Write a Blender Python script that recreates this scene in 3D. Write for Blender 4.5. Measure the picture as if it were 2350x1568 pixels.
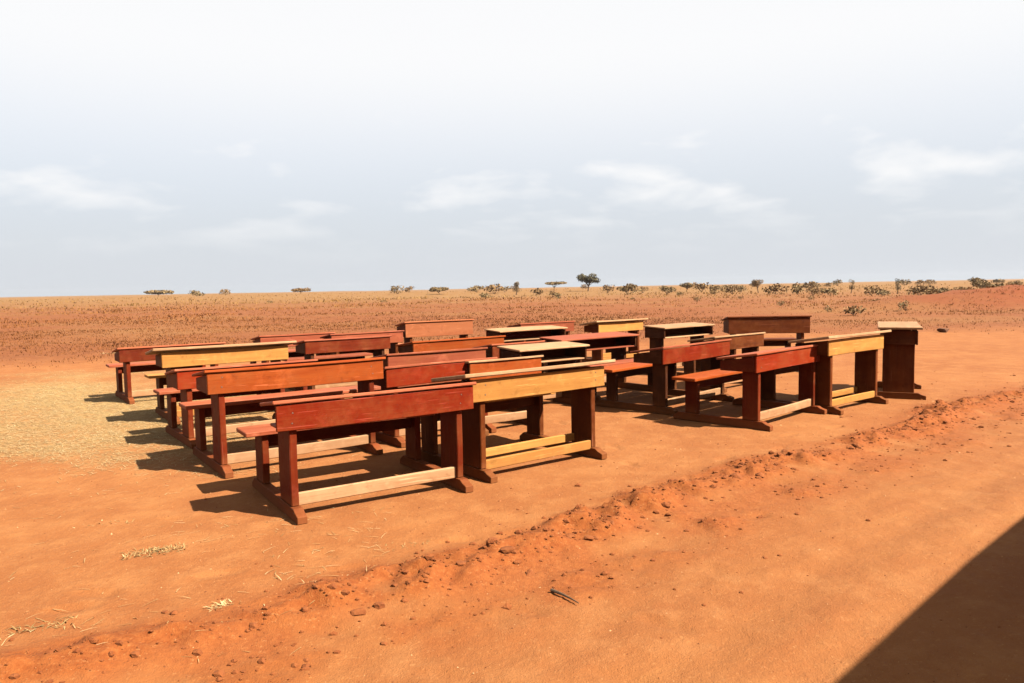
import bpy, bmesh, math, random
import numpy as np
from mathutils import Vector, Matrix

R = math.radians
random.seed(7)
rng = np.random.default_rng(11)
scene = bpy.context.scene
for o in list(bpy.data.objects):
    bpy.data.objects.remove(o)
COL = scene.collection

# ------------------------------------------------------------------ camera
CAM_H, FPX, UC, VC = 1.40, 1700.0, 1175.0, 784.0      # calibrated on a 2350 px wide copy of the photograph
PITCH, ROLL = math.atan(124 / 1700), R(1.02)
_f = Vector((0, math.cos(PITCH), -math.sin(PITCH)))
_r0 = Vector((1, 0, 0)); _u0 = _r0.cross(_f)
_r = _r0 * math.cos(ROLL) - _u0 * math.sin(ROLL)
_u = _u0 * math.cos(ROLL) + _r0 * math.sin(ROLL)
cam = bpy.data.cameras.new('camera')
cam.sensor_width = 36; cam.lens = 36 * FPX / 2350; cam.clip_start = .05; cam.clip_end = 9000
camo = bpy.data.objects.new('camera', cam); COL.objects.link(camo)
m = Matrix((_r, _u, -_f)).transposed().to_4x4(); m.translation = (0, 0, CAM_H)
camo.matrix_world = m
scene.camera = camo


def at(u, v, z=0.0):
    """photo pixel -> the point at height z on its sight line"""
    d = _r * ((u - UC) / FPX) + _u * ((VC - v) / FPX) + _f
    t = (z - CAM_H) / d.z
    return Vector((d.x * t, d.y * t, z))


def at_many(u, v):
    """the same for arrays of pixels, on the ground"""
    d = np.array(_r)[None] * ((u - UC) / FPX)[:, None] + np.array(_u)[None] * ((VC - v) / FPX)[:, None] + np.array(_f)[None]
    t = -CAM_H / d[:, 2]
    return d[:, 0] * t, d[:, 1] * t


# ------------------------------------------------------------------ light
SUN = Vector((.62, -.30, .72)).normalized()          # towards the sun
EL = math.asin(SUN.z); AZ = math.atan2(SUN.x, SUN.y)
world = bpy.data.worlds.new('World'); scene.world = world; world.use_nodes = True
nt = world.node_tree; N = nt.nodes; LK = nt.links
for n in list(N): N.remove(n)


def wnode(t, **k):
    n = N.new(t)
    for a, b in k.items(): setattr(n, a, b)
    return n


sky = wnode('ShaderNodeTexSky', sky_type='NISHITA', sun_disc=False, sun_elevation=EL, sun_rotation=AZ,
            altitude=1100, air_density=1.0, dust_density=1.6, ozone_density=1.0)
tc = wnode('ShaderNodeTexCoord')
sep = wnode('ShaderNodeSeparateXYZ'); LK.new(tc.outputs['Generated'], sep.inputs[0])


def wmath(op, a, b=None, clamp=False):
    n = wnode('ShaderNodeMath', operation=op, use_clamp=clamp)
    for i, x in enumerate((a, b)):
        if x is None: continue
        if isinstance(x, (int, float)): n.inputs[i].default_value = x
        else: LK.new(x, n.inputs[i])
    return n.outputs[0]


zc = wmath('MAXIMUM', sep.outputs['Z'], 0.0)
den = wmath('ADD', zc, .22)
comb = wnode('ShaderNodeCombineXYZ')
LK.new(wmath('DIVIDE', sep.outputs['X'], den), comb.inputs[0])
LK.new(wmath('DIVIDE', sep.outputs['Y'], den), comb.inputs[1])
n1 = wnode('ShaderNodeTexNoise'); n1.inputs['Scale'].default_value = 2.1; n1.inputs['Detail'].default_value = 7
n1.inputs['Roughness'].default_value = .52; n1.inputs['Distortion'].default_value = .15
off = wnode('ShaderNodeVectorMath', operation='ADD'); off.inputs[1].default_value = (3.1, 7.4, 0)
LK.new(comb.outputs[0], off.inputs[0]); LK.new(off.outputs[0], n1.inputs['Vector'])
r1 = wnode('ShaderNodeValToRGB'); r1.color_ramp.elements[0].position = .49; r1.color_ramp.elements[1].position = .68
LK.new(n1.outputs[0], r1.inputs[0])
# dusty air: thick along the horizon, thinner overhead
haze = wnode('ShaderNodeMapRange'); haze.interpolation_type = 'SMOOTHSTEP'
for k_, v_ in (('From Min', .0), ('From Max', .35), ('To Min', 1.0), ('To Max', .74)): haze.inputs[k_].default_value = v_
LK.new(zc, haze.inputs['Value'])
mh = wnode('ShaderNodeMix', data_type='RGBA')
LK.new(haze.outputs[0], mh.inputs['Factor']); LK.new(sky.outputs[0], mh.inputs['A'])
mh.inputs['B'].default_value = (2.62, 2.75, 2.92, 1)
def wrange(lo, hi, to0, to1):
    n = wnode('ShaderNodeMapRange'); n.interpolation_type = 'SMOOTHSTEP'
    for k_, v_ in (('From Min', lo), ('From Max', hi), ('To Min', to0), ('To Max', to1)): n.inputs[k_].default_value = v_
    LK.new(zc, n.inputs['Value']); return n.outputs[0]


# a thin even veil of high cloud overhead that thins out towards the horizon, small separate clouds below it
small = wmath('MULTIPLY', wmath('MULTIPLY', r1.outputs[0], wrange(.02, .14, 0, 1)), .85)
cl = wmath('MAXIMUM', wrange(.07, .30, 0, .93), small)
mx = wnode('ShaderNodeMix', data_type='RGBA')
LK.new(cl, mx.inputs['Factor']); LK.new(mh.outputs['Result'], mx.inputs['A'])
mx.inputs['B'].default_value = (3.75, 3.75, 3.75, 1)
bg = wnode('ShaderNodeBackground'); bg.inputs['Strength'].default_value = .05
LK.new(mx.outputs['Result'], bg.inputs['Color'])
wo = wnode('ShaderNodeOutputWorld'); LK.new(bg.outputs[0], wo.inputs['Surface'])

sl = bpy.data.lights.new('sun', 'SUN'); sl.energy = 5.0; sl.angle = R(.53); sl.color = (1, .93, .82)
so = bpy.data.objects.new('sun', sl); COL.objects.link(so)
so.rotation_euler = SUN.to_track_quat('Z', 'Y').to_euler(); so.location = SUN * 40
vs = scene.view_settings
vs.view_transform = 'Standard'; vs.look = 'None'; vs.gamma = 1; vs.use_curve_mapping = False
vs.exposure = 2.4
scene.render.engine = 'CYCLES'


# ------------------------------------------------------------------ helpers
def tag(o, label=None, cat=None, group=None, kind=None):
    if label: o['label'] = label
    if cat: o['category'] = cat
    if group: o['group'] = group
    if kind: o['kind'] = kind
    return o


def empty(name, loc, rz=0):
    o = bpy.data.objects.new(name, None); COL.objects.link(o)
    o.empty_display_size = .1; o.location = loc; o.rotation_euler = (0, 0, rz)
    return o


def link(name, me, mat=None, parent=None, loc=(0, 0, 0), rot=(0, 0, 0)):
    o = bpy.data.objects.new(name, me); COL.objects.link(o)
    if mat and not me.materials: me.materials.append(mat)
    o.location = loc; o.rotation_euler = rot
    if parent: o.parent = parent
    return o


def mesh_from(name, verts, faces, smooth=False, attr=None):
    """numpy verts (n,3) and faces (m,k) -> mesh; attr: dict name -> per-vertex floats"""
    verts = np.asarray(verts, dtype=np.float32); faces = np.asarray(faces, dtype=np.int32)
    me = bpy.data.meshes.new(name); k = faces.shape[1]
    me.vertices.add(len(verts)); me.vertices.foreach_set('co', verts.ravel())
    me.loops.add(faces.size); me.loops.foreach_set('vertex_index', faces.ravel())
    me.polygons.add(len(faces)); me.polygons.foreach_set('loop_start', np.arange(0, faces.size, k, dtype=np.int32))
    me.update(calc_edges=True)
    me.polygons.foreach_set('use_smooth', np.full(len(faces), smooth))
    for a, val in (attr or {}).items():
        at_ = me.attributes.new(a, 'FLOAT', 'POINT'); at_.data.foreach_set('value', np.asarray(val, dtype=np.float32))
    me.validate(); me.update()
    return me


def _hash(ix, iy, s):
    h = np.sin(ix * 127.1 + iy * 311.7 + s * 74.7) * 43758.5453
    return h - np.floor(h)


def vnoise(x, y, s=0):
    ix = np.floor(x); iy = np.floor(y); fx = x - ix; fy = y - iy
    fx = fx * fx * (3 - 2 * fx); fy = fy * fy * (3 - 2 * fy)
    a = _hash(ix, iy, s); b = _hash(ix + 1, iy, s); c = _hash(ix, iy + 1, s); d = _hash(ix + 1, iy + 1, s)
    return (a * (1 - fx) + b * fx) * (1 - fy) + (c * (1 - fx) + d * fx) * fy


def fbm(x, y, s=0, o=4):
    t = 0; a = .5; n = 0
    for i in range(o):
        t = t + a * vnoise(x, y, s + i * 3.1); n += a; x = x * 2.03 + 5.2; y = y * 2.03 + 1.7; a *= .5
    return t / n


def smooth(a, b, x):
    t = np.clip((x - a) / (b - a), 0, 1); return t * t * (3 - 2 * t)


# ------------------------------------------------------------------ materials
def new_mat(name):
    mt = bpy.data.materials.new(name); mt.use_nodes = True
    t = mt.node_tree; b = t.nodes['Principled BSDF']
    return mt, t, b


class G:
    """short node-graph writer"""
    def __init__(s, t): s.t = t
    def n(s, typ, ins=None, **k):
        n = s.t.nodes.new(typ)
        for a, b in k.items(): setattr(n, a, b)
        for a, b in (ins or {}).items():
            if hasattr(b, 'is_output'): s.t.links.new(b, n.inputs[a])
            else: n.inputs[a].default_value = b
        return n
    def noise(s, vec, scale, detail=4, rough=.55):
        return s.n('ShaderNodeTexNoise', {'Vector': vec, 'Scale': scale, 'Detail': detail, 'Roughness': rough}).outputs[0]
    def ramp(s, f, stops):
        n = s.n('ShaderNodeValToRGB', {'Fac': f}); e = n.color_ramp.elements
        while len(e) < len(stops): e.new(.5)
        for x, (p, c) in zip(e, stops): x.position = p; x.color = c if len(c) == 4 else (*c, 1)
        return n.outputs[0]
    def fr(s, f, a, b): return s.n('ShaderNodeMapRange', {'Value': f, 'From Min': a, 'From Max': b}).outputs[0]
    def math(s, op, a, b): return s.n('ShaderNodeMath', {0: a, 1: b}, operation=op).outputs[0]
    def mix(s, f, a, b, bt='MIX'):
        a = (*a, 1) if isinstance(a, tuple) and len(a) == 3 else a
        b = (*b, 1) if isinstance(b, tuple) and len(b) == 3 else b
        return s.n('ShaderNodeMix', {0: f, 6: a, 7: b}, data_type='RGBA', blend_type=bt).outputs[2]
    def link(s, a, b): s.t.links.new(a, b)


DUST = (0.1247, 0.0435, 0.0133)


def wood(name, dark, light, rough=.5, coat=.0):
    mt, t, b = new_mat(name); g = G(t)
    oc = g.n('ShaderNodeTexCoord').outputs['Object']
    rnd = g.n('ShaderNodeObjectInfo').outputs['Random']
    off = g.n('ShaderNodeVectorMath', {0: oc, 1: g.n('ShaderNodeCombineXYZ', {0: g.math('MULTIPLY', rnd, 37.0), 1: g.math('MULTIPLY', rnd, 91.0), 2: 0.0}).outputs[0]}, operation='ADD').outputs[0]
    st = g.n('ShaderNodeMapping', {'Vector': off, 'Scale': (1.3, 16, 16)}).outputs[0]
    fine = g.n('ShaderNodeMapping', {'Vector': off, 'Scale': (5, 130, 130)}).outputs[0]
    big = g.noise(st, 1.0, 5, .55); gr = g.noise(fine, 1.0, 3, .6)
    c = g.mix(g.fr(big, .3, .72), dark, light)
    c = g.mix(g.math('MULTIPLY', g.fr(gr, .5, .75), .35), c, tuple(x * .55 for x in dark))
    hs = g.n('ShaderNodeHueSaturation', {'Hue': .5, 'Saturation': 1.0, 'Value': g.n('ShaderNodeMapRange', {'Value': rnd, 'To Min': .78, 'To Max': 1.18}).outputs[0], 'Color': c}).outputs[0]
    # worn patches, scratches and dark stains where the varnish has gone; earth dust as a film and on the feet
    wear = g.fr(g.noise(off, 5.5, 6, .75), .54, .70)
    c = g.mix(g.math('MULTIPLY', wear, .45), hs, tuple(min(1, x * 1.45 + .004) for x in light))
    scr = g.fr(g.noise(g.n('ShaderNodeMapping', {'Vector': off, 'Rotation': (0, 0, .35), 'Scale': (3, 90, 90)}).outputs[0], 1.0, 2, .5), .66, .70)
    c = g.mix(g.math('MULTIPLY', scr, .5), c, tuple(min(1, x * 1.8 + .02) for x in light))
    stn = g.fr(g.noise(off, 9, 5, .7), .58, .70)
    c = g.mix(g.math('MULTIPLY', stn, .5), c, tuple(x * .5 for x in dark))
    z = g.n('ShaderNodeSeparateXYZ', {0: g.n('ShaderNodeNewGeometry').outputs['Position']}).outputs['Z']
    dn = g.math('ADD', g.fr(z, .20, .0), g.math('MULTIPLY', g.noise(off, 14, 4), .8))
    d = g.math('MULTIPLY', g.fr(dn, .55, 1.3), .6)
    d2 = g.math('MULTIPLY', g.fr(g.noise(off, 4, 6, .75), .46, .68), .28)
    c = g.mix(g.math('MAXIMUM', d, d2), c, DUST)
    g.link(c, b.inputs['Base Color'])
    rr = g.math('ADD', g.math('MULTIPLY', g.math('MAXIMUM', d, wear), .35), rough)
    g.link(g.math('ADD', rr, g.math('MULTIPLY', big, .1)), b.inputs['Roughness'])
    b.inputs['Specular IOR Level'].default_value = .05; b.inputs['Coat Weight'].default_value = coat; b.inputs['Coat Roughness'].default_value = .3
    bp = g.n('ShaderNodeBump', {'Height': g.math('ADD', gr, g.math('MULTIPLY', big, .6)), 'Strength': .25, 'Distance': .004})
    g.link(bp.outputs[0], b.inputs['Normal'])
    return mt


W = {
    'red': wood('wood_red', (0.0847, 0.0064, 0.00095), (0.1058, 0.0098, 0.00155)),
    'deep': wood('wood_deep_red', (0.0485, 0.0055, 0.00121), (0.0727, 0.0092, 0.00202)),
    'orange': wood('wood_orange', (0.1189, 0.0190, 0.00289), (0.1549, 0.0317, 0.00495)),
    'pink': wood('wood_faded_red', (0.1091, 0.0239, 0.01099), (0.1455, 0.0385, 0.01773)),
    'painted_sheen': wood('wood_red_painted_sheen', (0.1344, 0.0270, 0.01091), (0.1793, 0.0541, 0.02547)),  # pinkish sky reflection put into the colour of red tops and seats
    'salmon': wood('wood_salmon', (0.1709, 0.0510, 0.02016), (0.2109, 0.0712, 0.02947)),
    'yellow': wood('wood_pine', (0.1812, 0.0753, 0.01733), (0.2236, 0.1018, 0.02509)),
    'tan': wood('wood_tan', (0.1680, 0.0871, 0.04200), (0.2160, 0.1244, 0.06395)),
    'brown': wood('wood_brown', (0.0381, 0.0078, 0.00147), (0.0623, 0.0139, 0.00253)),
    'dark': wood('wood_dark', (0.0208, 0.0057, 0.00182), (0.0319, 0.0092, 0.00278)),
}

# ------------------------------------------------------------------ ground
road_a = at(1140, 1255); road_b = at(2262, 915)
RD = (road_b - road_a).normalized(); RN = Vector((-RD.y, RD.x, 0))   # along the road, and away from it to the desks


def road_s(x, y):      # signed distance from the grader ridge, positive on the side of the desks
    return (x - road_a.x) * RN.x + (y - road_a.y) * RN.y


def road_t(x, y):
    return (x - road_a.x) * RD.x + (y - road_a.y) * RD.y


fl = at(88, 838); fr_ = at(2262, 764)
FS = (fr_.y - fl.y) / (fr_.x - fl.x)


def field_edge(x, y):  # positive inside the rough field
    return y - (fl.y + FS * (x - fl.x)) + 2.2 * (fbm(x * .35, y * .35, 9) - .5)


def berm(x, y):
    s = road_s(x, y); tt = road_t(x, y)
    wob = .7 * (fbm(tt * .45, tt * 0 + 3, 21, 3) - .5)
    n = fbm(x * 3.2, y * 3.2, 31, 4)
    amp = .55 + .75 * smooth(.30, .62, fbm(tt * 1.1, tt * 0, 23, 4))
    b1 = np.exp(-((s - wob + .10) / .17) ** 2) * amp
    b2 = .55 * np.exp(-((s - wob + .62) / .20) ** 2) * (.2 + 1.1 * fbm(tt * .7, tt * 0 + 8, 27, 3))
    return np.clip(b1 * smooth(.15, .60, n) * 1.5 + b2 * smooth(.35, .7, n), 0, 1.4)


FEET = []
for _x, _y, _a, _n in ((-3.2, 2.9, .35, 9), (-.4, 3.6, .8, 10), (1.2, 5.2, 1.9, 7), (-2.6, 3.5, -.3, 6), (3.0, 6.3, .6, 8), (.6, 3.0, 2.6, 6)):
    for _k in range(_n):
        _d = _k * .62; _o = .09 if _k % 2 else -.09
        FEET.append((_x + math.cos(_a) * _d - math.sin(_a) * _o, _y + math.sin(_a) * _d + math.cos(_a) * _o, _a + random.gauss(0, .12)))


def height(x, y):
    d = np.hypot(x, y)
    near = 1 - smooth(10, 22, d)
    s = road_s(x, y)
    h = -.012 + .012 * fbm(x * 2.2, y * 2.2, 3, 4)
    h = h + .010 * (fbm(x * 11, y * 11, 5, 3) - .5) * smooth(.25, -.1, s) * near
    h = h + .006 * (fbm(x * 14, y * 14, 15, 2) - .5) * near
    b = berm(x, y)
    h = h + near * b * (.010 + .050 * smooth(.25, .75, fbm(x * 10, y * 10, 41, 5)))
    h = h - .045 * smooth(.05, -.45, s + .3 * (fbm(x * 2.5, y * 2.5, 43, 3) - .5)) * near
    # long shallow wheel ruts on the road side
    for c, w_ in ((-1.35, .16), (-1.75, .13)):
        h = h - .014 * np.exp(-((s - c - .12 * np.sin(road_t(x, y) * .5)) / w_) ** 2) * near
    for fx, fy, fa in FEET:
        dx_, dy_ = x - fx, y - fy; c_, s_ = math.cos(fa), math.sin(fa)
        m_ = (np.abs(dx_) < .3) & (np.abs(dy_) < .3)
        if m_.any():
            e_ = ((dx_ * c_ + dy_ * s_) / .125) ** 2 + ((-dx_ * s_ + dy_ * c_) / .05) ** 2
            h = h + np.where(m_, -.011 * np.exp(-e_ ** 2) + .004 * np.exp(-(e_ - 1.5) ** 2 * 3), 0)
    fe = field_edge(x, y)
    h = h + smooth(0, 1.5, fe) * (.10 * (fbm(x * .9, y * .9, 51, 4) - .35) + 1.7 * (fbm(x * .013, y * .013, 61, 4) - .5) * smooth(30, 160, d))
    # earth bank on the right beyond the clearing
    h = h + 1.05 * np.exp(-(((x - 26) / 7.0) ** 2 + ((y - 38) / 3.5) ** 2)) * (.6 + .8 * fbm(x * .5, y * .5, 71, 4))
    return h


def axis(lo, hi, step, far, grow=1.09):
    c = list(np.arange(lo, hi, step)); a = []; d = step; x = hi
    while x < far: a.append(x); d *= grow; x += d
    a.append(far); b = []; d = step; x = lo - step
    while x > -far: b.append(x); d *= grow; x -= d
    b.append(-far)
    return np.array(b[::-1] + c + a)


gx = axis(-5.5, 6.5, .026, 1300, 1.055); gy = axis(1.7, 9.5, .026, 1300, 1.05)
X, Y = np.meshgrid(gx, gy)
Z = height(X, Y)
nx, ny = len(gx), len(gy)
idx = np.arange(nx * ny).reshape(ny, nx)
q = np.stack([idx[:-1, :-1], idx[:-1, 1:], idx[1:, 1:], idx[1:, :-1]], -1).reshape(-1, 4)
fe = field_edge(X, Y)
# cut straw lies in a patch on the left of the desks
sp = at(215, 925)
ca, sa = math.cos(R(-38)), math.sin(R(-38))
dx, dy = X - sp.x, Y - sp.y
straw = smooth(1.2, .2, np.hypot((dx * ca - dy * sa) / 2.0, (dx * sa + dy * ca) / 4.3) + .9 * (fbm(X * .9, Y * .9, 81, 5) - .5))
gm = mesh_from('ground', np.stack([X, Y, Z], -1).reshape(-1, 3), q, True,
               {'berm': np.clip(berm(X, Y), 0, 1).ravel(), 'field': (smooth(-1.5, 3.5, fe) * smooth(.2, .5, smooth(-1.5, 3.5, fe) + .8 * (fbm(X * 1.2, Y * 1.2, 121, 5) - .5))).ravel(), 'straw': straw.ravel(),
                'road': smooth(.15, -.35, road_s(X, Y)).ravel(),
                'stain': (np.exp(-((road_s(X, Y) + .22) / .55) ** 2) * smooth(.47, .60, fbm(X * 1.4, Y * 1.4, 111, 5))).ravel(),
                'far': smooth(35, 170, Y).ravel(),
                'bank': np.exp(-(((X - 26) / 7.5) ** 2 + ((Y - 36.5) / 4.5) ** 2)).ravel()})


def ground_mat():
    mt, t, b = new_mat('red_earth'); g = G(t)
    p = g.n('ShaderNodeNewGeometry').outputs['Position']
    A = lambda a: g.n('ShaderNodeAttribute', attribute_name=a).outputs['Fac']
    n0 = g.noise(p, .45, 5, .6); n1 = g.noise(p, 3.5, 6, .65); n2 = g.noise(p, 30, 5, .7); n3 = g.noise(p, 150, 2)
    c = g.mix(g.fr(n0, .35, .68), (0.1203, 0.0401, 0.0104), (0.1475, 0.0548, 0.0156))
    c = g.mix(g.math('MULTIPLY', g.fr(n1, .48, .62), .6), c, (0.1603, 0.0642, 0.0199))
    c = g.mix(g.math('MULTIPLY', g.fr(n1, .5, .25), .4), c, (0.1057, 0.0306, 0.0072))
    c = g.mix(g.math('MULTIPLY', g.fr(n2, .60, .72), .45), c, (0.0866, 0.0251, 0.0063))
    c = g.mix(g.math('MULTIPLY', g.fr(n3, .63, .72), .4), c, (0.1860, 0.0940, 0.0361))
    # the road: combed along its direction, a little browner, with pale dust streaks
    ang = math.atan2(RD.y, RD.x)
    pr = g.n('ShaderNodeMapping', {'Vector': p, 'Rotation': (0, 0, -ang)}).outputs[0]
    ps = g.n('ShaderNodeMapping', {'Vector': pr, 'Scale': (.55, 3.2, 1)}).outputs[0]
    s1 = g.noise(ps, 1.0, 5, .6)
    cr = g.mix(g.fr(s1, .35, .7), (0.1106, 0.0371, 0.0099), (0.1378, 0.0516, 0.0145))
    cr = g.mix(g.math('MULTIPLY', g.fr(s1, .58, .72), .45), cr, (0.1603, 0.0674, 0.0199))
    cr = g.mix(g.math('MULTIPLY', g.fr(n2, .58, .72), .4), cr, (0.0866, 0.0257, 0.0065))
    cr = g.mix(g.math('MULTIPLY', g.fr(n1, .50, .62), .5), cr, (0.1475, 0.0596, 0.0192))
    c = g.mix(g.math('MULTIPLY', A('road'), .85), c, cr)
    bm = g.math('MULTIPLY', A('berm'), g.n('ShaderNodeMapRange', {'Value': n2, 'From Min': .3, 'From Max': .6, 'To Min': .6, 'To Max': 1.15}).outputs[0])
    c = g.mix(g.fr(bm, .02, .45), c, g.mix(g.fr(n2, .4, .65), (0.0975, 0.0240, 0.0042), (0.1306, 0.0392, 0.0085)))
    c = g.mix(g.math('MULTIPLY', A('stain'), .75), c, g.mix(g.fr(n2, .35, .65), (0.0941, 0.0219, 0.0041), (0.1304, 0.0380, 0.0085)))
    mot = g.noise(p, 1.3, 6, .7)
    c = g.mix(g.math('MULTIPLY', g.fr(mot, .52, .66), .30), c, (0.1122, 0.0323, 0.0079))
    sn = g.math('MULTIPLY', A('straw'), g.fr(g.noise(g.n('ShaderNodeMapping', {'Vector': p, 'Scale': (6, 18, 6)}).outputs[0], 1.0, 5, .7), .30, .55))
    c = g.mix(g.math('MULTIPLY', sn, .95), c, g.mix(g.fr(n2, .4, .7), (0.1611, 0.1018, 0.0348), (0.2090, 0.1500, 0.0632)))
    fsoil = g.mix(g.fr(n1, .35, .7), (0.0806, 0.0235, 0.0065), (0.1133, 0.0384, 0.0110))
    fsoil = g.mix(g.math('MULTIPLY', g.fr(g.noise(p, .09, 4), .48, .66), .6), fsoil, (0.1133, 0.0538, 0.0163))
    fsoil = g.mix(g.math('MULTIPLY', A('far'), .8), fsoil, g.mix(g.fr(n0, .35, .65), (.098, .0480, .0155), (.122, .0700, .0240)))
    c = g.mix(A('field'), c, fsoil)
    c = g.mix(g.math('MULTIPLY', A('bank'), g.fr(n0, .3, .55)), c, (0.0929, 0.0226, 0.0060))
    fl_ = g.noise(p, 48, 3, .75)
    c = g.mix(g.math('MULTIPLY', g.fr(fl_, .60, .68), .35), c, (0.0827, 0.0273, 0.0074))
    c = g.mix(g.math('MULTIPLY', g.fr(fl_, .40, .33), .35), c, (0.2004, 0.0955, 0.0348))
    g.link(c, b.inputs['Base Color'])
    b.inputs['Roughness'].default_value = .95; b.inputs['Specular IOR Level'].default_value = .12
    hgt = g.math('ADD', g.math('MULTIPLY', n2, .5), g.math('ADD', g.math('MULTIPLY', n3, .25), g.math('MULTIPLY', n1, .5)))
    bp = g.n('ShaderNodeBump', {'Height': hgt, 'Strength': .8, 'Distance': .02})
    g.link(bp.outputs[0], b.inputs['Normal'])
    return mt


MG = ground_mat()
tag(link('ground', gm, MG), 'bare red earth clearing and road running out into dry fields', None, None, 'structure')


def hz(x, y): return float(height(np.array([float(x)]), np.array([float(y)]))[0])


# ------------------------------------------------------------------ school desks
def box_mesh(lx, ly, lz, bev=.005):
    bm = bmesh.new(); bmesh.ops.create_cube(bm, size=1)
    for v in bm.verts: v.co = (v.co.x * lx, v.co.y * ly, v.co.z * lz)
    bmesh.ops.bevel(bm, geom=bm.edges[:], offset=min(bev, .3 * min(lx, ly, lz)), segments=1, profile=.5, affect='EDGES')
    if lx > .3:                                # a sawn board is never quite straight
        for t_ in (-.25, 0, .25):
            bmesh.ops.bisect_plane(bm, geom=bm.verts[:] + bm.edges[:] + bm.faces[:], plane_co=(t_ * lx, 0, 0), plane_no=(1, 0, 0))
        by, bz, tw = random.gauss(0, .0022) * lx, random.gauss(0, .0022) * lx, random.gauss(0, .004)
        for v in bm.verts:
            q_ = (1 - (2 * v.co.x / lx) ** 2); k_ = v.co.x / lx
            v.co.y += by * q_ + tw * k_ * v.co.z; v.co.z += bz * q_ - tw * k_ * v.co.y
        for v in bm.verts: v.co += Vector((random.gauss(0, .0006), random.gauss(0, .0005), random.gauss(0, .0005)))
    me = bpy.data.meshes.new('plank'); bm.to_mesh(me); bm.free()
    return me


def prism_mesh(pts, th, bev=.003):
    """polygon in local x (grain) / z, extruded th along y"""
    bm = bmesh.new()
    f = bm.faces.new([bm.verts.new((x, -th / 2, z)) for x, z in pts])
    e = bmesh.ops.extrude_face_region(bm, geom=[f])
    for v in e['geom']:
        if isinstance(v, bmesh.types.BMVert): v.co.y += th
    bmesh.ops.recalc_face_normals(bm, faces=bm.faces[:])
    bmesh.ops.bevel(bm, geom=bm.edges[:], offset=bev, segments=1, profile=.5, affect='EDGES')
    me = bpy.data.meshes.new('profile'); bm.to_mesh(me); bm.free()
    return me


def plank(name, root, x0, x1, y0, y1, z0, z1, mat, grain='x', rx=0):
    """a board given by its extents in the desk's frame; its own x axis runs along the grain"""
    c = ((x0 + x1) / 2, (y0 + y1) / 2, (z0 + z1) / 2); s = (x1 - x0, y1 - y0, z1 - z0)
    if grain == 'x': me = box_mesh(*s); rot = (rx, 0, 0)
    elif grain == 'y': me = box_mesh(s[1], s[0], s[2]); rot = (0, 0, R(90))
    else: me = box_mesh(s[2], s[1], s[0]); rot = (0, R(90), 0)
    return link(name, me, mat, root, c, rot)


GROUP = 'wooden school desks set out on the clearing'


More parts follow.
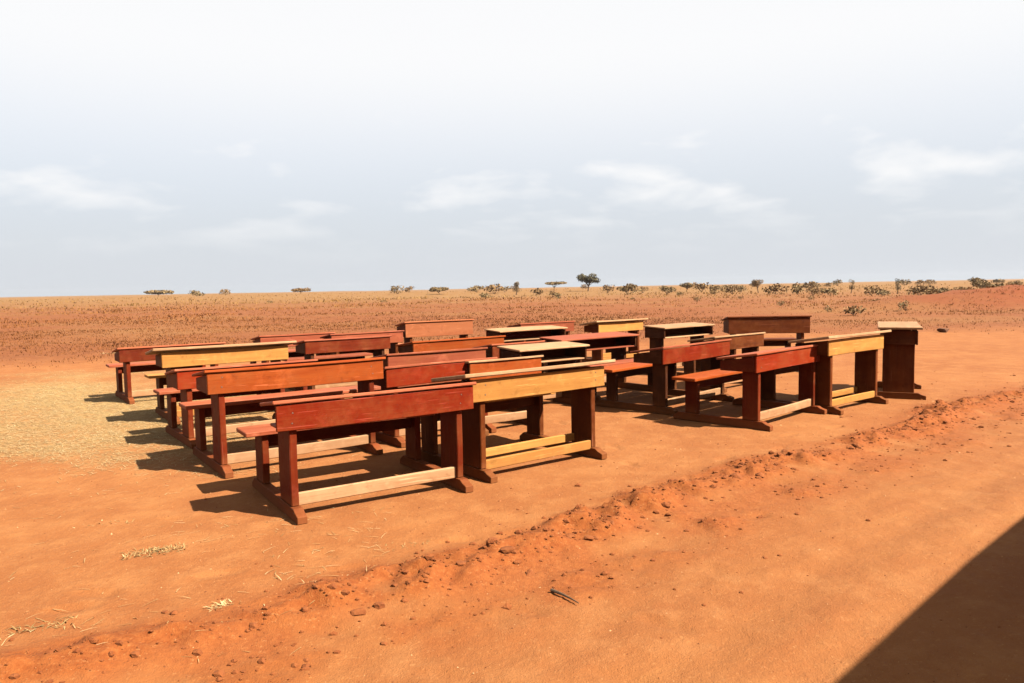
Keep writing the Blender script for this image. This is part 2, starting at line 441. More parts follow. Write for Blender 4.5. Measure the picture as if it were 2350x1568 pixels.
def desk(label, corner, rot, L, H, front, legs, top=None, seat=None, style='A', bench=True, flip=False, apron=.165,
         rise=.0, seat_h=None, leg_w=.25, D=.42, slope=None, cheeks=True, low='tan', bench_w=.19, screws=False):
    """corner: world point of the top corner that shows at the left. flip: the sitter's side faces the camera"""
    top = top or front; seat = seat or top
    if top == 'red': top = 'painted_sheen'  # red tops and seats get the wood with sky sheen painted in
    if seat in ('red', 'deep'): seat = 'painted_sheen'
    slope = (.05 if flip else .15) if slope is None else slope
    YS = .45                                    # local y of the base centre
    a = R(rot + random.gauss(0, 1.0)) + (math.pi if flip else 0)
    lc = Vector((L / 2, D - YS, 0)) if flip else Vector((-L / 2, -YS, 0))
    base = Vector((corner.x, corner.y, 0)) - Matrix.Rotation(a, 3, 'Z') @ lc
    if not isinstance(base, Vector): base = Vector(base)
    t = empty('school_desk', (base.x, base.y, rise), a)
    tag(t, label, 'desk', GROUP)
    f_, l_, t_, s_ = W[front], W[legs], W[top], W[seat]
    y = lambda v: v - YS
    ov = .02 if style == 'A' else .09
    fo = .014 if style == 'A' else .045
    tt = .022 if style == 'A' else .028
    ap_top = H - tt - (.004 if style == 'A' else .020)
    ap_bot = ap_top - apron
    xl = L / 2 - .105
    lt = .047
    # sloping writing top
    ln = D + fo
    me = box_mesh(L + 2 * ov, ln / math.cos(math.atan(slope)), tt)
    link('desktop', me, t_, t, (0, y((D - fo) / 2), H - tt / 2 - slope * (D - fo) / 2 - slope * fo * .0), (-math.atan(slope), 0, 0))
    plank('front_panel', t, -L / 2, L / 2, y(0), y(.022), ap_bot, ap_top, f_)
    zc = ap_bot + .012
    for s in (-1, 1) if cheeks else ():
        xe = s * (L / 2 - .016)
        top_z = lambda yy: H - tt - slope * (yy) - .012
        me = prism_mesh([(.0255, ap_bot + .004), (D - .03, ap_bot + .004), (D - .03, top_z(D - .03)), (.0255, min(top_z(.0255), ap_top))], .022)
        link('side_panel', me, l_ if style == 'A' else l_, t, (xe, y(0), 0), (0, 0, R(90)))
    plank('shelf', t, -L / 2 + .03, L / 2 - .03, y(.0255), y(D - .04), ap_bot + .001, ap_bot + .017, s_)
    rl = .98 if bench else .46
    for s in (-1, 1):
        x = s * xl
        plank('leg', t, x - lt / 2, x + lt / 2, y(.0255), y(.0255 + leg_w), .076, ap_bot - .002, l_, 'z')
        pts = [(-.10, .0), (rl, .0), (rl, .035), (rl - .06, .078), (-.02, .078), (-.05, .06), (-.10, .045)]
        link('runner', prism_mesh(pts, .062), l_, t, (x, y(0), -.003), (0, 0, R(90)))
    if style == 'A':
        plank('stretcher', t, -xl + lt / 2 - .004, xl - lt / 2 + .004, y(.05), y(.078), .07, .15, W[low])
    else:
        plank('stretcher', t, -xl + lt / 2 - .004, xl - lt / 2 + .004, y(.034), y(.062), .06, .135, f_)
        plank('stretcher', t, -xl + lt / 2 - .004, xl - lt / 2 + .004, y(.235), y(.263), .10, .165, f_)
    if bench:
        SH = seat_h or (.45 if H < .78 else .47)
        for s in (-1, 1):
            x = s * xl
            plank('bench_leg', t, x - lt / 2, x + lt / 2, y(.69), y(.69 + bench_w), .076, SH - .033, l_, 'z')
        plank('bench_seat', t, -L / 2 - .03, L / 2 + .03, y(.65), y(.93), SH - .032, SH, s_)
        plank('bench_rail', t, -xl + lt / 2 - .004, xl - lt / 2 + .004, y(.76), y(.785), SH - .13, SH - .034, l_)
    if screws:
        for s in (-1, 1):
            for zz in (.30, .72):
                link('screw', SCREW, None, t, (s * (xl + random.gauss(0, .006)), y(-.0005), ap_bot + (ap_top - ap_bot) * zz + random.gauss(0, .006)), (R(90), 0, 0))
    return t


_b = bmesh.new(); bmesh.ops.create_cone(_b, cap_ends=True, segments=10, radius1=.0055, radius2=.0045, depth=.003)
SCREW = bpy.data.meshes.new('screw'); _b.to_mesh(SCREW); _b.free()
_sm, _t, _bs = new_mat('screw_steel'); _g = G(_t)
_g.link(_g.ramp(_g.noise(_g.n('ShaderNodeTexCoord').outputs['Object'], 300), [(.3, (.05, .03, .02)), (.7, (.16, .13, .11))]), _bs.inputs['Base Color'])
_bs.inputs['Metallic'].default_value = .7; _bs.inputs['Roughness'].default_value = .5
SCREW.materials.append(_sm)
LG, RG = 35, 45
# the front two
desk('deep red desk with matching bench, whole front in the open beside the wide yellow-fronted desk', at(632, 921, .745), LG, 1.37, .745, 'red', 'deep', 'red', D=.30, cheeks=False, screws=True)
p0 = at(1128, 1108); a0 = R(37)
dl = Vector((math.cos(a0), math.sin(a0), 0)); dd = Vector((-dl.y, dl.x, 0))
desk('yellow pine-fronted desk with brown legs, side by side with the deep red desk', p0 - dl * .09 + dd * .085, 37, 1.32, .79, 'yellow', 'brown', 'tan', 'yellow', 'B', screws=True)
# the column behind the deep red desk
desk('tall orange-red desk directly behind the deep red desk', at(474, 850, .82), LG, 1.45, .82, 'orange', 'deep', 'orange', 'red', seat_h=.47, screws=True)
desk('dark red desk right of the tall orange-red one, behind the deep red desk', at(886, 842, .72), LG + 1, 1.2, .72, 'red', 'deep', 'red')
desk('low red desk between the tall orange-red desk and the long yellow one', at(405, 848, .72), LG, 1.3, .72, 'red', 'deep', 'red')
desk('long yellow pine-fronted desk between two low red desks', at(370, 800, .82), LG, 1.36, .82, 'yellow', 'brown', 'tan', 'yellow', 'B')
desk('low dark red desk past the long yellow one, at the straw-covered edge', at(272, 799, .72), LG, 1.3, .72, 'deep', 'deep', 'red')
desk('faded red desk behind the dark red one', at(890, 813, .74), LG + 1, 1.2, .74, 'pink', 'brown', 'pink')
# the middle rows
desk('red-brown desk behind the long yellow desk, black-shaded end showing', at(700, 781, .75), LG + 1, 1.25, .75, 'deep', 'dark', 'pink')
desk('faded pinkish desk at the back beyond the long yellow one', at(597, 771, .75), LG, 1.15, .75, 'pink', 'brown', 'pink')
desk('dull pinkish-brown desk at the back, next to the faded pinkish one', at(760, 767, .75), LG, 1.2, .75, 'pink', 'brown', 'pink')
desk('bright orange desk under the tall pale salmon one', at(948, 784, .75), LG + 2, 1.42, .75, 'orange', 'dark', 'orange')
desk('tall pale salmon desk rising above the back rows', at(930, 739, .88), LG - 3, 1.22, .88, 'salmon', 'brown', 'salmon', apron=.23)
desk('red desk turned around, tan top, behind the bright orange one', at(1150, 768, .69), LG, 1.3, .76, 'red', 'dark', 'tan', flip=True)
desk('faded red desk in the back row left of the small yellow one', at(1195, 743, .75), LG, 1.25, .75, 'pink', 'brown', 'pink')
desk('small yellow pine-fronted desk in the back row', at(1374, 737, .78), LG + 2, 1.15, .78, 'yellow', 'brown', 'tan', 'yellow', 'B')
desk('red desk turned around, its top paled by painted sky reflection, sloping to the road', at(1292, 789, .69), LG + 3, 1.38, .755, 'red', 'dark', 'pink', flip=True)  # pink top colour stands in for the sky reflected on it
desk('tan-topped desk turned around, dark shelf opening, behind the yellow-fronted desk', at(1196, 813, .67), LG + 2, 1.0, .735, 'brown', 'dark', 'tan', flip=True, bench=False)
desk('short orange-red desk squeezed in behind the yellow pine-fronted desk', at(1078, 829, .71), LG, .86, .71, 'orange', 'dark', 'tan', bench=False)
desk('short dark red desk between the bright orange one and the tan-topped turned one', at(1130, 790, .72), LG + 1, .9, .72, 'deep', 'dark', 'painted_sheen', bench=False)
# the group on the right
desk('tan-topped brown desk in front of the tall dark brown crosswise one', at(1640, 773, .72), RG - 4, 1.15, .72, 'brown', 'dark', 'tan', bench=False)
desk('red desk at the near end of the right-hand group, bench and all', at(1737, 811, .74), RG, 1.42, .74, 'red', 'deep', 'red', 'orange', leg_w=.17, bench_w=.15, screws=True)
desk('rust-red desk standing behind the right-hand red desk with the orange bench', at(1522, 797, .735), RG, 1.45, .735, 'red', 'dark', 'pink', 'orange', leg_w=.17, bench_w=.14)
p0 = at(1922, 953); a0 = R(40)
dl = Vector((math.cos(a0), math.sin(a0), 0)); dd = Vector((-dl.y, dl.x, 0))
desk('yellow pine-fronted desk with wide brown legs in the right-hand group', p0 - dl * .03 + dd * .085, 40, 1.24, .83, 'yellow', 'brown', 'tan', 'yellow', 'B', leg_w=.25, screws=True)
p0 = at(2107, 917); a0 = R(66)
dl = Vector((math.cos(a0), math.sin(a0), 0)); dd = Vector((-dl.y, dl.x, 0))
desk('tan-topped desk standing end-on, last of the right-hand group', p0 - dl * .08 + dd * .02, 64, 1.2, .86, 'brown', 'brown', 'tan', 'brown', 'B', bench=False, leg_w=.33, slope=0)
desk('tall dark brown desk standing crosswise behind the right-hand group', at(1672, 727, .88), -3, 1.26, .88, 'brown', 'brown', 'brown', apron=.25)
desk('pale-topped desk turned around, next to the tall dark brown one', at(1528, 760, .70), LG + 4, 1.22, .77, 'brown', 'dark', 'tan', flip=True)

# ------------------------------------------------------------------ loose earth, straw and dry grass
def simple_mat(name, stops, scale=3.0, rough=.9, attr=None, bump=0):
    mt, t, b = new_mat(name); g = G(t)
    p = g.n('ShaderNodeNewGeometry').outputs['Position']
    f = g.n('ShaderNodeAttribute', attribute_name=attr).outputs['Fac'] if attr else g.noise(p, scale, 5, .65)
    g.link(g.ramp(f, stops), b.inputs['Base Color'])
    b.inputs['Roughness'].default_value = rough; b.inputs['Specular IOR Level'].default_value = .15
    if bump:
        g.link(g.n('ShaderNodeBump', {'Height': g.noise(p, scale * 4, 5, .7), 'Strength': bump, 'Distance': .01}).outputs[0], b.inputs['Normal'])
    return mt


M_CLOD = simple_mat('clod_earth', [(.3, (.082, .0205, .0045)), (.7, (.130, .0400, .0105))], 25, .95, None, .7)
M_STRAW = simple_mat('dry_straw', [(0, (.105, .062, .022)), (.5, (.185, .112, .044)), (1, (.275, .195, .098))], attr='tone')
M_FIELD = simple_mat('dry_field_grass', [(0, (0.0693, 0.0233, 0.0057)), (.35, (0.1074, 0.0367, 0.0090)), (.7, (0.1212, 0.0521, 0.0133)), (1, (0.1316, 0.0704, 0.0199))], attr='tone')

_ico = None


def lump_verts(seed, flat=.7):
    global _ico
    if _ico is None:
        bm = bmesh.new(); bmesh.ops.create_icosphere(bm, subdivisions=2, radius=1)
        _ico = (np.array([v.co[:] for v in bm.verts]), np.array([[v.index for v in f.verts] for f in bm.faces])); bm.free()
    v, f = _ico; r = np.random.default_rng(seed)
    out = v.copy()
    for _ in range(7):                      # knock flats into the ball
        d = r.normal(size=3); d /= np.linalg.norm(d); c = r.uniform(.45, .85)
        k = out @ d; out = out - np.outer(np.maximum(k - c, 0), d)
    out *= 1 + r.normal(size=(len(v), 1)) * .05
    return out * np.array([r.uniform(.8, 1.3), r.uniform(.7, 1), flat * r.uniform(.7, 1.1)]), f


CLODS = [mesh_from('clod', *lump_verts(s)) for s in range(8)]
for me in CLODS: me.materials.append(M_CLOD)
clod_px = [(1165, 1270, 4), (1130, 1262, 3), (1310, 1225, 3.5), (1405, 1205, 3), (1290, 1195, 3), (1640, 1105, 3), (1690, 1096, 3.4),
           (1745, 1090, 3), (1815, 1052, 4), (1870, 1045, 3.8), (1905, 1032, 3), (1962, 1022, 3), (2040, 990, 3.6), (2083, 980, 4), (2060, 986, 3),
           (2150, 945, 3.4), (2195, 940, 3), (1830, 1162, 3), (1755, 1258, 2.6), (1660, 1132, 2.6), (1570, 1250, 2.4), (870, 1385, 3.2),
           (930, 1370, 3), (400, 1412, 2.6), (380, 1405, 2), (905, 1345, 3), (825, 1398, 3), (1215, 1300, 2.8), (1470, 1200, 3), (1350, 1232, 3.2),
           (1525, 1160, 2.6), (980, 1345, 2.6), (1060, 1300, 2.8), (700, 1405, 3)]
for i, (u, v, r_) in enumerate(clod_px):
    p = at(u, v); r_ = r_ * .0085
    o = link('earth_clod', CLODS[i % 8], None, None, (p.x, p.y, hz(p.x, p.y) + r_ * .05), (0, 0, random.uniform(0, 6.3)))
    o.scale = (r_ * random.uniform(.6, 1.6),) * 3
    tag(o, 'fist-sized clod of dark red earth on the graded ridge', 'clod', 'clods along the ridge between road and clearing')
# the crumbs between them
vs_, fs_, nv = [], [], 0
lv = [lump_verts(100 + s) for s in range(6)]
bmc = bmesh.new(); bmesh.ops.create_icosphere(bmc, subdivisions=1, radius=1)
cv = np.array([v.co[:] for v in bmc.verts]); cf = np.array([[v.index for v in f.verts] for f in bmc.faces]); bmc.free()
k = 15000
t_ = rng.uniform(-5, 11, k); s_ = np.where(rng.random(k) < .8, rng.normal(-.25, .42, k), rng.uniform(-2.5, 3, k))
x = road_a.x + RD.x * t_ + RN.x * s_; y = road_a.y + RD.y * t_ + RN.y * s_
ok = (y > 1.8) & (rng.random(k) < .05 + berm(x, y))
x, y = x[ok], y[ok]; r_ = np.minimum(.024, .0035 * (1 + rng.exponential(1.1, len(x))))
c_ = np.stack([x, y, height(x, y) + r_ * .1], -1)
v = cv[None] * (1 + rng.normal(size=(len(x), len(cv), 1)) * .18) * (r_[:, None] * np.array([1.1, .9, .75]))[:, None, :] + c_[:, None, :]
f = cf[None] + (np.arange(len(x)) * len(cv))[:, None, None]
vs_, fs_ = [v.reshape(-1, 3)], [f.reshape(-1, 3)]
tag(link('earth_crumbs', mesh_from('earth_crumbs', np.concatenate(vs_), np.concatenate(fs_)), M_CLOD), 'small crumbs of loose red earth scattered along the graded ridge', 'earth', None, 'stuff')


# fine grit over the near ground
k = 16000
y = 1.8 / rng.uniform(.16, 1, k) ; x = rng.uniform(-.8, .8, k) * y
r_ = np.minimum(.011, .0016 * (1 + rng.exponential(.9, k))) * np.clip(y / 4, .7, 1.6)
oc = np.array([[1, 0, 0], [-1, 0, 0], [0, 1, 0], [0, -1, 0], [0, 0, 1]]); of = np.array([[0, 2, 4], [2, 1, 4], [1, 3, 4], [3, 0, 4]])
v = oc[None] * (r_[:, None] * np.array([1.0, .8, .7]))[:, None, :] * rng.uniform(.6, 1.3, (k, 5, 1)) + np.stack([x, y, height(x, y) - .0005], -1)[:, None, :]
f = of[None] + (np.arange(k) * 5)[:, None, None]
M_GRIT = simple_mat('grit', [(0, (.055, .017, .005)), (.45, (.115, .036, .010)), (.8, (.165, .066, .022)), (1, (.24, .13, .06))], attr='tone')
tag(link('grit', mesh_from('grit', v.reshape(-1, 3), f.reshape(-1, 3), False, {'tone': np.repeat(rng.random(k), 5)}), M_GRIT), 'fine grit and specks scattered over the red earth', 'grit', None, 'stuff')


def blades(px, py, pz, ln, wd, tilt_lo, tilt_hi, r):
    """thin tapering leaves: arrays of base points -> verts, faces (one triangle pair each)"""
    n = len(px); az = r.uniform(0, 2 * np.pi, n); ti = r.uniform(tilt_lo, tilt_hi, n)
    d = np.stack([np.cos(az) * np.cos(ti), np.sin(az) * np.cos(ti), np.sin(ti)], -1)
    sd = np.stack([-np.sin(az), np.cos(az), np.zeros(n)], -1) * (wd / 2)[:, None]
    b = np.stack([px, py, pz], -1); L = ln[:, None]
    mid = b + d * L * .55; tip = b + d * L + np.stack([np.cos(az), np.sin(az), -np.ones(n) * .6], -1) * (L * .12)
    v = np.stack([b - sd, b + sd, mid + sd * .8, mid - sd * .8, tip], 1).reshape(-1, 3)
    k = np.arange(n)[:, None] * 5
    f = np.concatenate([k + np.array([[0, 1, 2]]), k + np.array([[0, 2, 3]]), k + np.array([[3, 2, 4]])])
    return v, f


# straw lying on the ground to the left, thinning out towards the road
px, py = [], []
while len(px) < 24000:
    k = 4000
    u_ = rng.uniform(-60, 900, k); v_ = rng.uniform(815, 1560, k)
    x, y = at_many(u_, v_)
    dx, dy = x - sp.x, y - sp.y
    st = smooth(1.2, .2, np.hypot((dx * ca - dy * sa) / 2.0, (dx * sa + dy * ca) / 4.3) + .9 * (fbm(x * .9, y * .9, 81, 5) - .5))
    pr = st * .9 + 0.006 * smooth(.5, .75, fbm(x * 1.6, y * 1.6, 91, 3)) * smooth(-.2, .6, road_s(x, y)) + .0004
    ok = (rng.random(k) < pr) & (y < 17)
    px += list(x[ok]); py += list(y[ok])
px = np.array(px); py = np.array(py); n = len(px)
v, f = blades(px, py, height(px, py) + .004, rng.uniform(.03, .10, n), rng.uniform(.003, .006, n) * np.clip(py / 7, .6, 1.6), .0, .10, rng)
tone = np.repeat(np.clip(.55 + .3 * rng.normal(size=n), 0, 1), 5)
tag(link('straw_litter', mesh_from('straw_litter', v, f, False, {'tone': tone}), M_STRAW), 'pale dry straw lying over the earth beside the desks', 'straw', None, 'stuff')

# dry grass of the rough field out to the skyline
n = 90000
Yv = 1 / rng.uniform(1 / 420, 1 / 13.5, n); Xv = rng.uniform(-.95, .95, n) * Yv
fe_ = field_edge(Xv, Yv)
den_ = fbm(Xv * .25, Yv * .25, 95, 4)
ok = (rng.random(n) < (smooth(.25, .55, den_) * .9 + .1) * smooth(-1.0, 9, fe_) * (.25 + .75 * smooth(.38, .55, fbm(Xv * .08, Yv * .08, 99, 4))))
Xv, Yv, den_ = Xv[ok], Yv[ok], den_[ok]
rep = 3
Xb = np.repeat(Xv, rep) + rng.normal(0, .07, len(Xv) * rep); Yb = np.repeat(Yv, rep) + rng.normal(0, .07, len(Xv) * rep)
sc = np.clip(Yb / 40, .6, 3.2) * np.repeat(.75 + .5 * smooth(.3, .7, den_), rep)
v, f = blades(Xb, Yb, height(Xb, Yb) - .01, rng.uniform(.04, .13, len(Xb)) * sc, rng.uniform(.015, .035, len(Xb)) * sc, .5, 1.5, rng)
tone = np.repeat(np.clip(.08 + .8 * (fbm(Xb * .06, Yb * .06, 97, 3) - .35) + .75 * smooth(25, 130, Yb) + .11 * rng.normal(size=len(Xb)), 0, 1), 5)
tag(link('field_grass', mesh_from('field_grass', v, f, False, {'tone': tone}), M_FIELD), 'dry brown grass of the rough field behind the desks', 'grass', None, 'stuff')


def tuft(u, v, w, h, n, label, green=.3):
    p = at(u, v); r = np.random.default_rng(int(u * 7 + v))
    bx = np.clip(r.normal(0, w * .38, n), -w * .6, w * .6); by = np.clip(r.normal(0, w * .16, n), -w * .25, w * .25)
    a = R(25); bx, by = bx * math.cos(a) - by * math.sin(a), bx * math.sin(a) + by * math.cos(a)
    vv, ff = blades(bx, by, np.zeros(n) - .004, r.uniform(.4, 1, n) * h, r.uniform(.004, .008, n), .02, .55, r)
    o = link('dry_grass_tuft', mesh_from('tuft', vv, ff, False, {'tone': np.repeat(np.clip(green + .25 * r.normal(size=n), 0, 1), 5)}), M_STRAW, None, (p.x, p.y, hz(p.x, p.y)))
    tag(o, label, 'grass tuft', 'dry grass tufts on the bare earth')


tuft(355, 1265, .24, .05, 300, 'long flattened tuft of dry yellow grass in front of the deep red desk', .22)
tuft(935, 1250, .18, .04, 60, 'thin greyish tuft of dry grass below the deep red desk, near the ridge', .2)
tuft(240, 1200, .25, .035, 60, 'pale ragged straw tuft left of the deep red desk', .55)
tuft(105, 1432, .18, .05, 80, 'greenish-brown grass tuft at the foot of the ridge, far from the desks', .15)
tuft(515, 1390, .09, .05, 90, 'small pale straw tuft on the ridge', .6)
tuft(265, 812, .5, .16, 120, 'bleached clump of grass between the straw patch and the field', .95)

# a dry stick on the road
bm = bmesh.new()
pa, pb = at(1265, 1337), at(1328, 1367)
d = pb - pa; Ls = d.length; ang = math.atan2(d.y, d.x); rings = []
for i in range(9):
    t_ = i / 8; r_ = .0085 * (1 - .75 * t_)
    cz = .012 + .003 * math.sin(t_ * 3); cy = .004 * math.sin(t_ * 3)
    rings.append([bm.verts.new((t_ * Ls, cy + r_ * math.cos(k * math.pi / 3), cz + r_ * math.sin(k * math.pi / 3))) for k in range(6)])
for a, b in zip(rings, rings[1:]):
    for k in range(6): bm.faces.new((a[k], a[(k + 1) % 6], b[(k + 1) % 6], b[k]))
bm.faces.new(rings[0][::-1]); bm.faces.new(rings[-1])
me = bpy.data.meshes.new('stick'); bm.to_mesh(me); bm.free()
M_BARK = simple_mat('bark', [(.3, (.030, .017, .010)), (.7, (.075, .045, .026))], 20, .95, None, .5)
tag(link('dry_stick', me, M_BARK, None, (pa.x, pa.y, hz(pa.x, pa.y)), (0, 0, ang)), 'dark tapering dry stick lying alone on the road', 'stick')

# dark lump of earth at the edge of the field
p = at(2166, 763)
o = link('earth_heap', mesh_from('heap', *lump_verts(77, .6)), simple_mat('dark_earth', [(.3, (.04, .018, .009)), (.7, (.08, .032, .014))], 9, .95, None, .6), None, (p.x, p.y, hz(p.x, p.y) + .05))
o.scale = (.19, .14, .14); tag(o, 'dark lump of earth at the field edge past the end-on desk', 'earth lump')

# ------------------------------------------------------------------ trees and bushes on the skyline
M_LEAF = [simple_mat('leaf_%d' % i, st, 4, .8, 'tone') for i, st in enumerate((
    [(0, (.030, .026, .013)), (1, (.070, .058, .028))],
    [(0, (.075, .048, .020)), (1, (.135, .088, .036))],
    [(0, (.085, .048, .019)), (1, (.145, .084, .033))]))]


def limb(verts, faces, a, b, r0, r1, sides=6):
    a = np.array(a, float); b = np.array(b, float); d = b - a; d /= np.linalg.norm(d)
    s = np.cross(d, [0.3, .5, .81]); s /= np.linalg.norm(s); t = np.cross(d, s)
    n0 = sum(len(v) for v in verts); k = np.arange(sides) * 2 * np.pi / sides
    c = np.cos(k)[:, None] * s + np.sin(k)[:, None] * t
    verts.append(np.concatenate([a + c * r0, b + c * r1]))
    faces.append(np.array([[n0 + i, n0 + (i + 1) % sides, n0 + sides + (i + 1) % sides, n0 + sides + i] for i in range(sides)]))


def plant(name, u, v, dist, w, h, label, cat, group, mat, kind='bush', leaves=420, seed=0):
    r = np.random.default_rng(int(u * 13 + v + seed))
    d = at(u, 720); k = dist / d.y; x, y = d.x * k, dist
    base = Vector((x, y, hz(x, y) - .05))
    t = empty(name, base); tag(t, label, cat, group)
    tv, tf = [], []
    trunk_h = {'bush': .3, 'acacia': .42, 'pole': .3, 'round': .32}[kind] * h
    cl = []
    nb = {'bush': 7, 'acacia': 9, 'pole': 8, 'round': 11}[kind]
    lean = r.normal(0, .05) * h
    if kind != 'bush': limb(tv, tf, (0, 0, 0), (lean, 0, trunk_h), .035 * h, .022 * h, 7)
    for i in range(nb):
        a = r.uniform(0, 6.28); q_ = math.sqrt(r.uniform(.05, 1)); rr = q_ * w * .36
        if kind == 'acacia': zt = h * r.uniform(.76, .88); sz = (.26 * w, .10 * h)
        elif kind == 'round': zt = h * r.uniform(.56, .84) * (1 - .10 * q_); sz = (.22 * w, .16 * h)
        elif kind == 'pole': zt = h * r.uniform(.3, .92); rr *= .8; sz = (.30 * w * r.uniform(.5, 1.1), .15 * h)
        else: zt = h * r.uniform(.35, .75) * (1 - .25 * q_); sz = (.25 * w, .22 * h)
        c = np.array([rr * math.cos(a) + lean, rr * math.sin(a), zt]); cl.append((c, sz))
        s0 = (lean, 0, trunk_h * r.uniform(.75, 1)) if kind != 'bush' else (0, 0, 0)
        limb(tv, tf, s0, c, .015 * h, .005 * h, 5)
    link('trunk', mesh_from('trunk', np.concatenate(tv), np.concatenate(tf), True), M_BARK, t)
    n = leaves; ci = r.integers(0, nb, n)
    C_ = np.array([c for c, _ in cl])[ci]; S_ = np.array([(s[0], s[0], s[1]) for _, s in cl])[ci]
    g_ = r.normal(size=(n, 3)); g_ /= np.linalg.norm(g_, axis=1)[:, None]; g_ *= r.uniform(.3, 1, (n, 1)) ** .5
    P = C_ + g_ * S_; ls = r.uniform(.5, 1.1, n)[:, None] * w * (.05 if leaves > 300 else .075)
    A_ = r.normal(size=(n, 3)); A_ /= np.linalg.norm(A_, axis=1)[:, None]
    B_ = np.cross(A_, r.normal(size=(n, 3))); B_ /= np.linalg.norm(B_, axis=1)[:, None]
    vv = np.stack([P - A_ * ls, P + B_ * ls * .5, P + A_ * ls, P - B_ * ls * .5], 1).reshape(-1, 3)
    ff = np.arange(n * 4).reshape(n, 4)
    tone_ = np.repeat(np.clip(.5 + .25 * r.normal(size=n), 0, 1), 4)
    link('crown', mesh_from('crown', vv, ff, False, {'tone': tone_}), mat, t)


def skyline(u, wpx, hpx, dist): return wpx / FPX * dist, hpx / FPX * dist


TREES = [  # u, width px, height px, distance, kind, leaf, label, category
    (1350, 54, 44, 190, 'round', 0, 'dark umbrella-shaped tree standing clear on the skyline', 'tree'),
    (1272, 54, 22, 200, 'acacia', 1, 'low flat-topped tree beside the dark umbrella-shaped one', 'tree'),
    (1185, 20, 34, 170, 'pole', 1, 'slim upright tree on the skyline left of the flat-topped tree', 'tree'),
    (1010, 46, 20, 180, 'round', 1, 'low spreading tree behind the tall pale salmon desk', 'tree'),
    (1740, 30, 34, 120, 'round', 2, 'brownish rounded tree above the tall dark brown desk', 'tree'),
    (1575, 32, 24, 150, 'round', 1, 'squat tree on the skyline above the pale-topped desk', 'tree'),
    (2058, 16, 36, 90, 'pole', 0, 'thin dark upright tree beyond the end-on desk', 'tree'),
    (1952, 14, 32, 100, 'pole', 1, 'slender brown sapling beyond the right-hand yellow-fronted desk', 'tree'),
    (2256, 40, 42, 80, 'round', 1, 'bushy tree above the red earth bank', 'tree'),
    (692, 42, 16, 230, 'round', 2, 'small faint tree on the skyline above the long yellow desk', 'tree'),
    (365, 70, 16, 330, 'round', 1, 'pale distant grove of trees far out over the straw patch', 'tree')]
for (u, wp, hp, dist, kd, lf, lb, ct) in TREES:
    w_, h_ = skyline(u, wp, hp, dist)
    plant('skyline_tree', u, 650, dist, w_, h_, lb, ct, 'trees on the skyline', M_LEAF[lf], kd, 1400)
BUSH = [(455, 16, 260), (520, 14, 240), (915, 20, 190), (940, 14, 210), (1095, 16, 200), (1135, 22, 180), (1160, 14, 190), (1230, 16, 160), (1440, 22, 140), (1475, 16, 150),
        (1530, 18, 130), (1610, 24, 140), (1640, 18, 120), (1680, 22, 110), (1700, 16, 130), (1780, 22, 100), (1830, 26, 95), (1865, 18, 90),
        (1905, 20, 85), (1995, 22, 85), (2025, 18, 80), (2110, 26, 75), (2150, 20, 70), (2200, 24, 66), (2300, 34, 60), (1395, 20, 165), (2330, 26, 75)] + \
       [(random.uniform(1050, 2340), random.uniform(9, 16), random.uniform(90, 240)) for _ in range(26)]
for i, (u, hp, dist) in enumerate(BUSH):
    w_, h_ = skyline(u, hp * random.uniform(1.5, 2.6), hp * 1.3, dist)
    plant('dry_bush', u, 650, dist, w_, h_, 'small dry grey-brown bush on the skyline', 'bush', 'bushes along the skyline', M_LEAF[1 + i % 2], 'bush', 260)
# nearer scrub in the field
for i, (u, dist) in enumerate([(1900, 34), (1960, 30), (2080, 33), (2130, 40), (1790, 45), (2010, 48), (2200, 44), (1860, 60), (2250, 52), (1700, 70), (1600, 60), (1450, 75), (1280, 90), (880, 85), (620, 95)]):
    plant('field_scrub', u, 700, dist, random.uniform(.5, 1.1), random.uniform(.35, .7), 'knee-high dry scrub growing in the rough field', 'scrub', 'scrub plants in the field', M_LEAF[1 + i % 2], 'bush', 170, seed=i)

# ------------------------------------------------------------------ the photographer's minibus: it stands on the road beside the camera and throws the shade at the road's edge
sa_, sb_ = at(2086, 1437), at(2262, 1280)
VD = (sb_ - sa_).normalized(); VN = Vector((-VD.y, VD.x, 0))
HR = 1.98
thr = Vector((-SUN.x, -SUN.y, 0)) / SUN.z * HR            # how far the roof edge throws its shade
off_n = thr.dot(VN); off_t = thr.dot(VD)
HW = .80                                                  # half width at the roof edge
ctr = sa_ + VD * (1.15 - off_t) - VN * (off_n + HW)


def plain(name, col, rough=.4, metal=0., spec=.5, coat=0.):
    mt, t, b = new_mat(name); g = G(t)
    p = g.n('ShaderNodeTexCoord').outputs['Object']
    z = g.n('ShaderNodeSeparateXYZ', {0: g.n('ShaderNodeNewGeometry').outputs['Position']}).outputs['Z']
    d = g.math('MULTIPLY', g.fr(g.math('ADD', g.fr(z, 1.0, .1), g.math('MULTIPLY', g.noise(p, 6, 5, .7), .6)), .5, 1.5), .75)
    g.link(g.mix(d, col, DUST), b.inputs['Base Color'])
    g.link(g.math('ADD', g.math('MULTIPLY', d, .5), rough), b.inputs['Roughness'])
    b.inputs['Metallic'].default_value = metal; b.inputs['Specular IOR Level'].default_value = spec; b.inputs['Coat Weight'].default_value = coat
    return mt


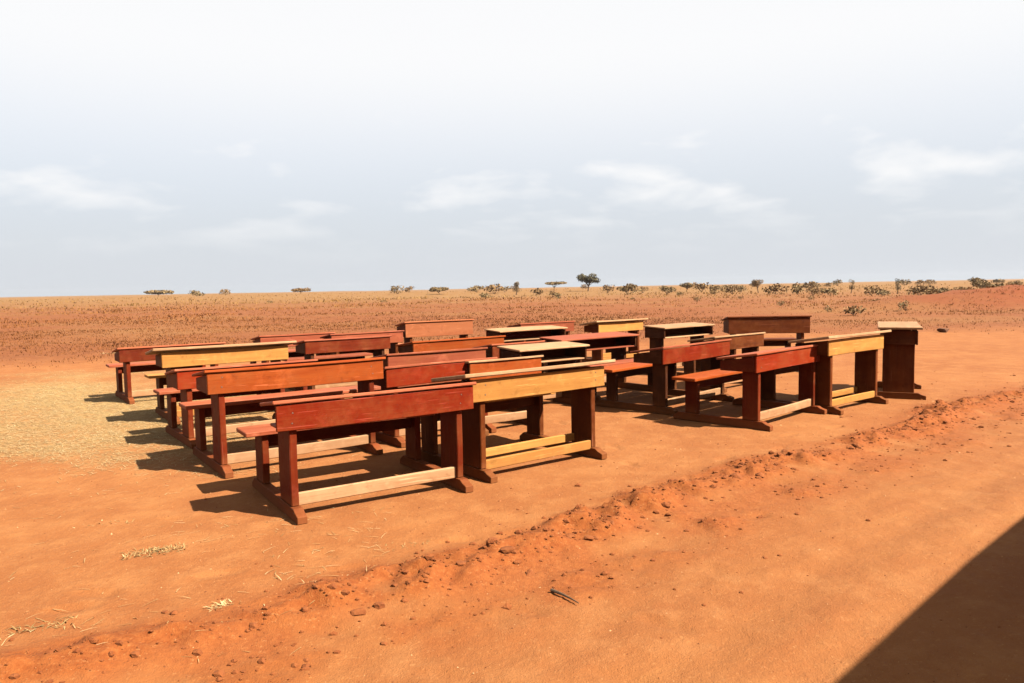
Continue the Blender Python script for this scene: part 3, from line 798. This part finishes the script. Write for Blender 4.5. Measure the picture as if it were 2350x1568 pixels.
MV = {'paint': plain('van_paint', (.62, .62, .60), .3, coat=.4), 'glass': plain('van_glass', (.012, .014, .015), .06, spec=.8),
      'rubber': plain('van_rubber', (.018, .017, .016), .85, spec=.2), 'trim': plain('van_trim', (.03, .03, .03), .6),
      'steel': plain('van_steel', (.45, .45, .46), .35, .9), 'lamp': plain('van_lamp', (.75, .75, .72), .12), 'tail': plain('van_tail', (.30, .012, .010), .2)}
ctr += VN * .085
van = empty('minibus', (ctr.x, ctr.y, -.055), math.atan2(VD.y, VD.x))
tag(van, 'white minibus standing on the road, throwing the dark shade at the road edge', 'minibus')


def van_half(z):            # half width of the body at height z
    return .86 - .06 * max(0, (z - .95)) / 1.0


side = [(-2.38, .38), (-2.42, .95), (-2.36, 1.55), (-2.28, 1.90), (-2.10, 1.99), (0, 2.02), (1.72, 1.99), (1.95, 1.86), (2.22, 1.25), (2.36, 1.08), (2.43, .75), (2.42, .38)]
bm = bmesh.new(); loops = []
for sgn in (-1, 1): loops.append([bm.verts.new((x, sgn * van_half(z), z)) for x, z in side])
bm.faces.new(loops[0][::-1]); bm.faces.new(loops[1])
for i in range(len(side)):
    j = (i + 1) % len(side); bm.faces.new((loops[0][i], loops[0][j], loops[1][j], loops[1][i]))
bmesh.ops.recalc_face_normals(bm, faces=bm.faces[:])
bmesh.ops.bevel(bm, geom=[e for e in bm.edges if all(v.co.z > .3 for v in e.verts)], offset=.045, segments=3, profile=.5, affect='EDGES')
for f in bm.faces: f.smooth = True
me = bpy.data.meshes.new('body'); bm.to_mesh(me); bm.free()
body = link('body', me, MV['paint'], van)


def side_pane(x0, x1, z0, z1, s, name='window', mat='glass', lift=.006, slant=0.0):
    y0, y1 = s * (van_half(z0) + lift), s * (van_half(z1) + lift)
    pts = [(x0, y0, z0), (x1 + slant, y0, z0), (x1, y1, z1), (x0, y1, z1)]
    i = [Vector(p) - Vector((0, s * .012, 0)) for p in pts]
    bm = bmesh.new(); a = [bm.verts.new(p) for p in pts]; b = [bm.verts.new(p) for p in i]
    bm.faces.new(a); bm.faces.new(b[::-1])
    for k in range(4): bm.faces.new((a[k], a[(k + 1) % 4], b[(k + 1) % 4], b[k]))
    bmesh.ops.recalc_face_normals(bm, faces=bm.faces[:])
    me = bpy.data.meshes.new(name); bm.to_mesh(me); bm.free()
    return link(name, me, MV[mat], van)


for s in (-1, 1):
    for x0, x1, sl_ in ((-2.12, -1.22, 0), (-1.14, -.12, 0), (-.04, .86, 0), (.98, 1.66, .26)): side_pane(x0, x1, 1.22, 1.78, s, slant=sl_)
    for x in (.91, -.08):                                   # door gaps and handles
        side_pane(x, x + .012, .48, 1.86, s, 'door_gap', 'trim', .004)
    for x in (.98, .10):
        h_ = side_pane(x, x + .16, 1.08, 1.115, s, 'door_handle', 'trim', .03)
    side_pane(-2.30, 2.30, .40, .50, s, 'sill_trim', 'trim', .012)
for nm, (xa, za), (xb, zb), wdt, mat in (('windscreen', (2.215, 1.275), (1.965, 1.84), .70, 'glass'), ('rear_window', (-2.385, 1.25), (-2.31, 1.80), .66, 'glass')):
    o_ = .012 if xa > 0 else -.012
    v = [(xa + o_, -wdt, za), (xa + o_, wdt, za), (xb + o_, wdt * .95, zb), (xb + o_, -wdt * .95, zb)]
    v2 = [(x - 2 * o_, y, z) for x, y, z in v]
    fc = [[0, 1, 2, 3], [7, 6, 5, 4]] + [[k, k + 4, (k + 1) % 4 + 4, (k + 1) % 4] for k in range(4)]
    link(nm, mesh_from(nm, v + v2, fc), MV[mat], van)
for x in (2.42, -2.42): link('bumper', box_mesh(.14, 1.66, .20, .03), MV['trim'], van, (x, 0, .47))
for s in (-1, 1):
    link('headlight', box_mesh(.06, .30, .18, .02), MV['lamp'], van, (2.42, s * .62, .82))
    link('tail_light', box_mesh(.05, .12, .34, .015), MV['tail'], van, (-2.405, s * .76, .98))
    link('mirror', box_mesh(.07, .16, .22, .02), MV['trim'], van, (1.95, s * .98, 1.30))


def ring_mesh(prof, n=28):
    v = []; f = []
    for k in range(n):
        a = 2 * math.pi * k / n
        for r_, y_ in prof: v.append((r_ * math.cos(a), y_, r_ * math.sin(a)))
    m_ = len(prof)
    for k in range(n):
        for j in range(m_ - 1): f.append([k * m_ + j, k * m_ + j + 1, ((k + 1) % n) * m_ + j + 1, ((k + 1) % n) * m_ + j])
    return mesh_from('ring', v, f, True)


TY = ring_mesh([(.20, -.09), (.27, -.11), (.32, -.09), (.335, 0), (.32, .09), (.27, .11), (.20, .09)])
RM = ring_mesh([(.205, -.085), (.19, -.05), (.10, -.055), (.07, -.075), (.01, -.08), (.01, .08), (.07, .075), (.10, .055), (.19, .05), (.205, .085)])
TY.materials.append(MV['rubber']); RM.materials.append(MV['steel'])
for x in (-1.42, 1.52):
    for s in (-1, 1):
        w_ = link('wheel', TY, None, van, (x, s * .785, .325))
        w_['label'] = 'black tyre on a steel rim'
        link('rim', RM, None, w_)

# ------------------------------------------------------------------ dusty air
hm, ht, hb = new_mat('dusty_air')
ht.nodes.remove(hb)
pv = ht.nodes.new('ShaderNodeVolumePrincipled'); pv.inputs['Density'].default_value = .00012
pv.inputs['Color'].default_value = (.50, .52, .56, 1); pv.inputs['Anisotropy'].default_value = .3
ht.links.new(pv.outputs[0], ht.nodes['Material Output'].inputs['Volume'])
bm = bmesh.new(); bmesh.ops.create_cube(bm, size=1)
for v in bm.verts: v.co = (v.co.x * 2700, v.co.y * 2700, 5 + v.co.z * 16)
me = bpy.data.meshes.new('haze'); bm.to_mesh(me); bm.free()
tag(link('haze', me, hm), 'thin dusty haze over the plain', 'haze', None, 'stuff')
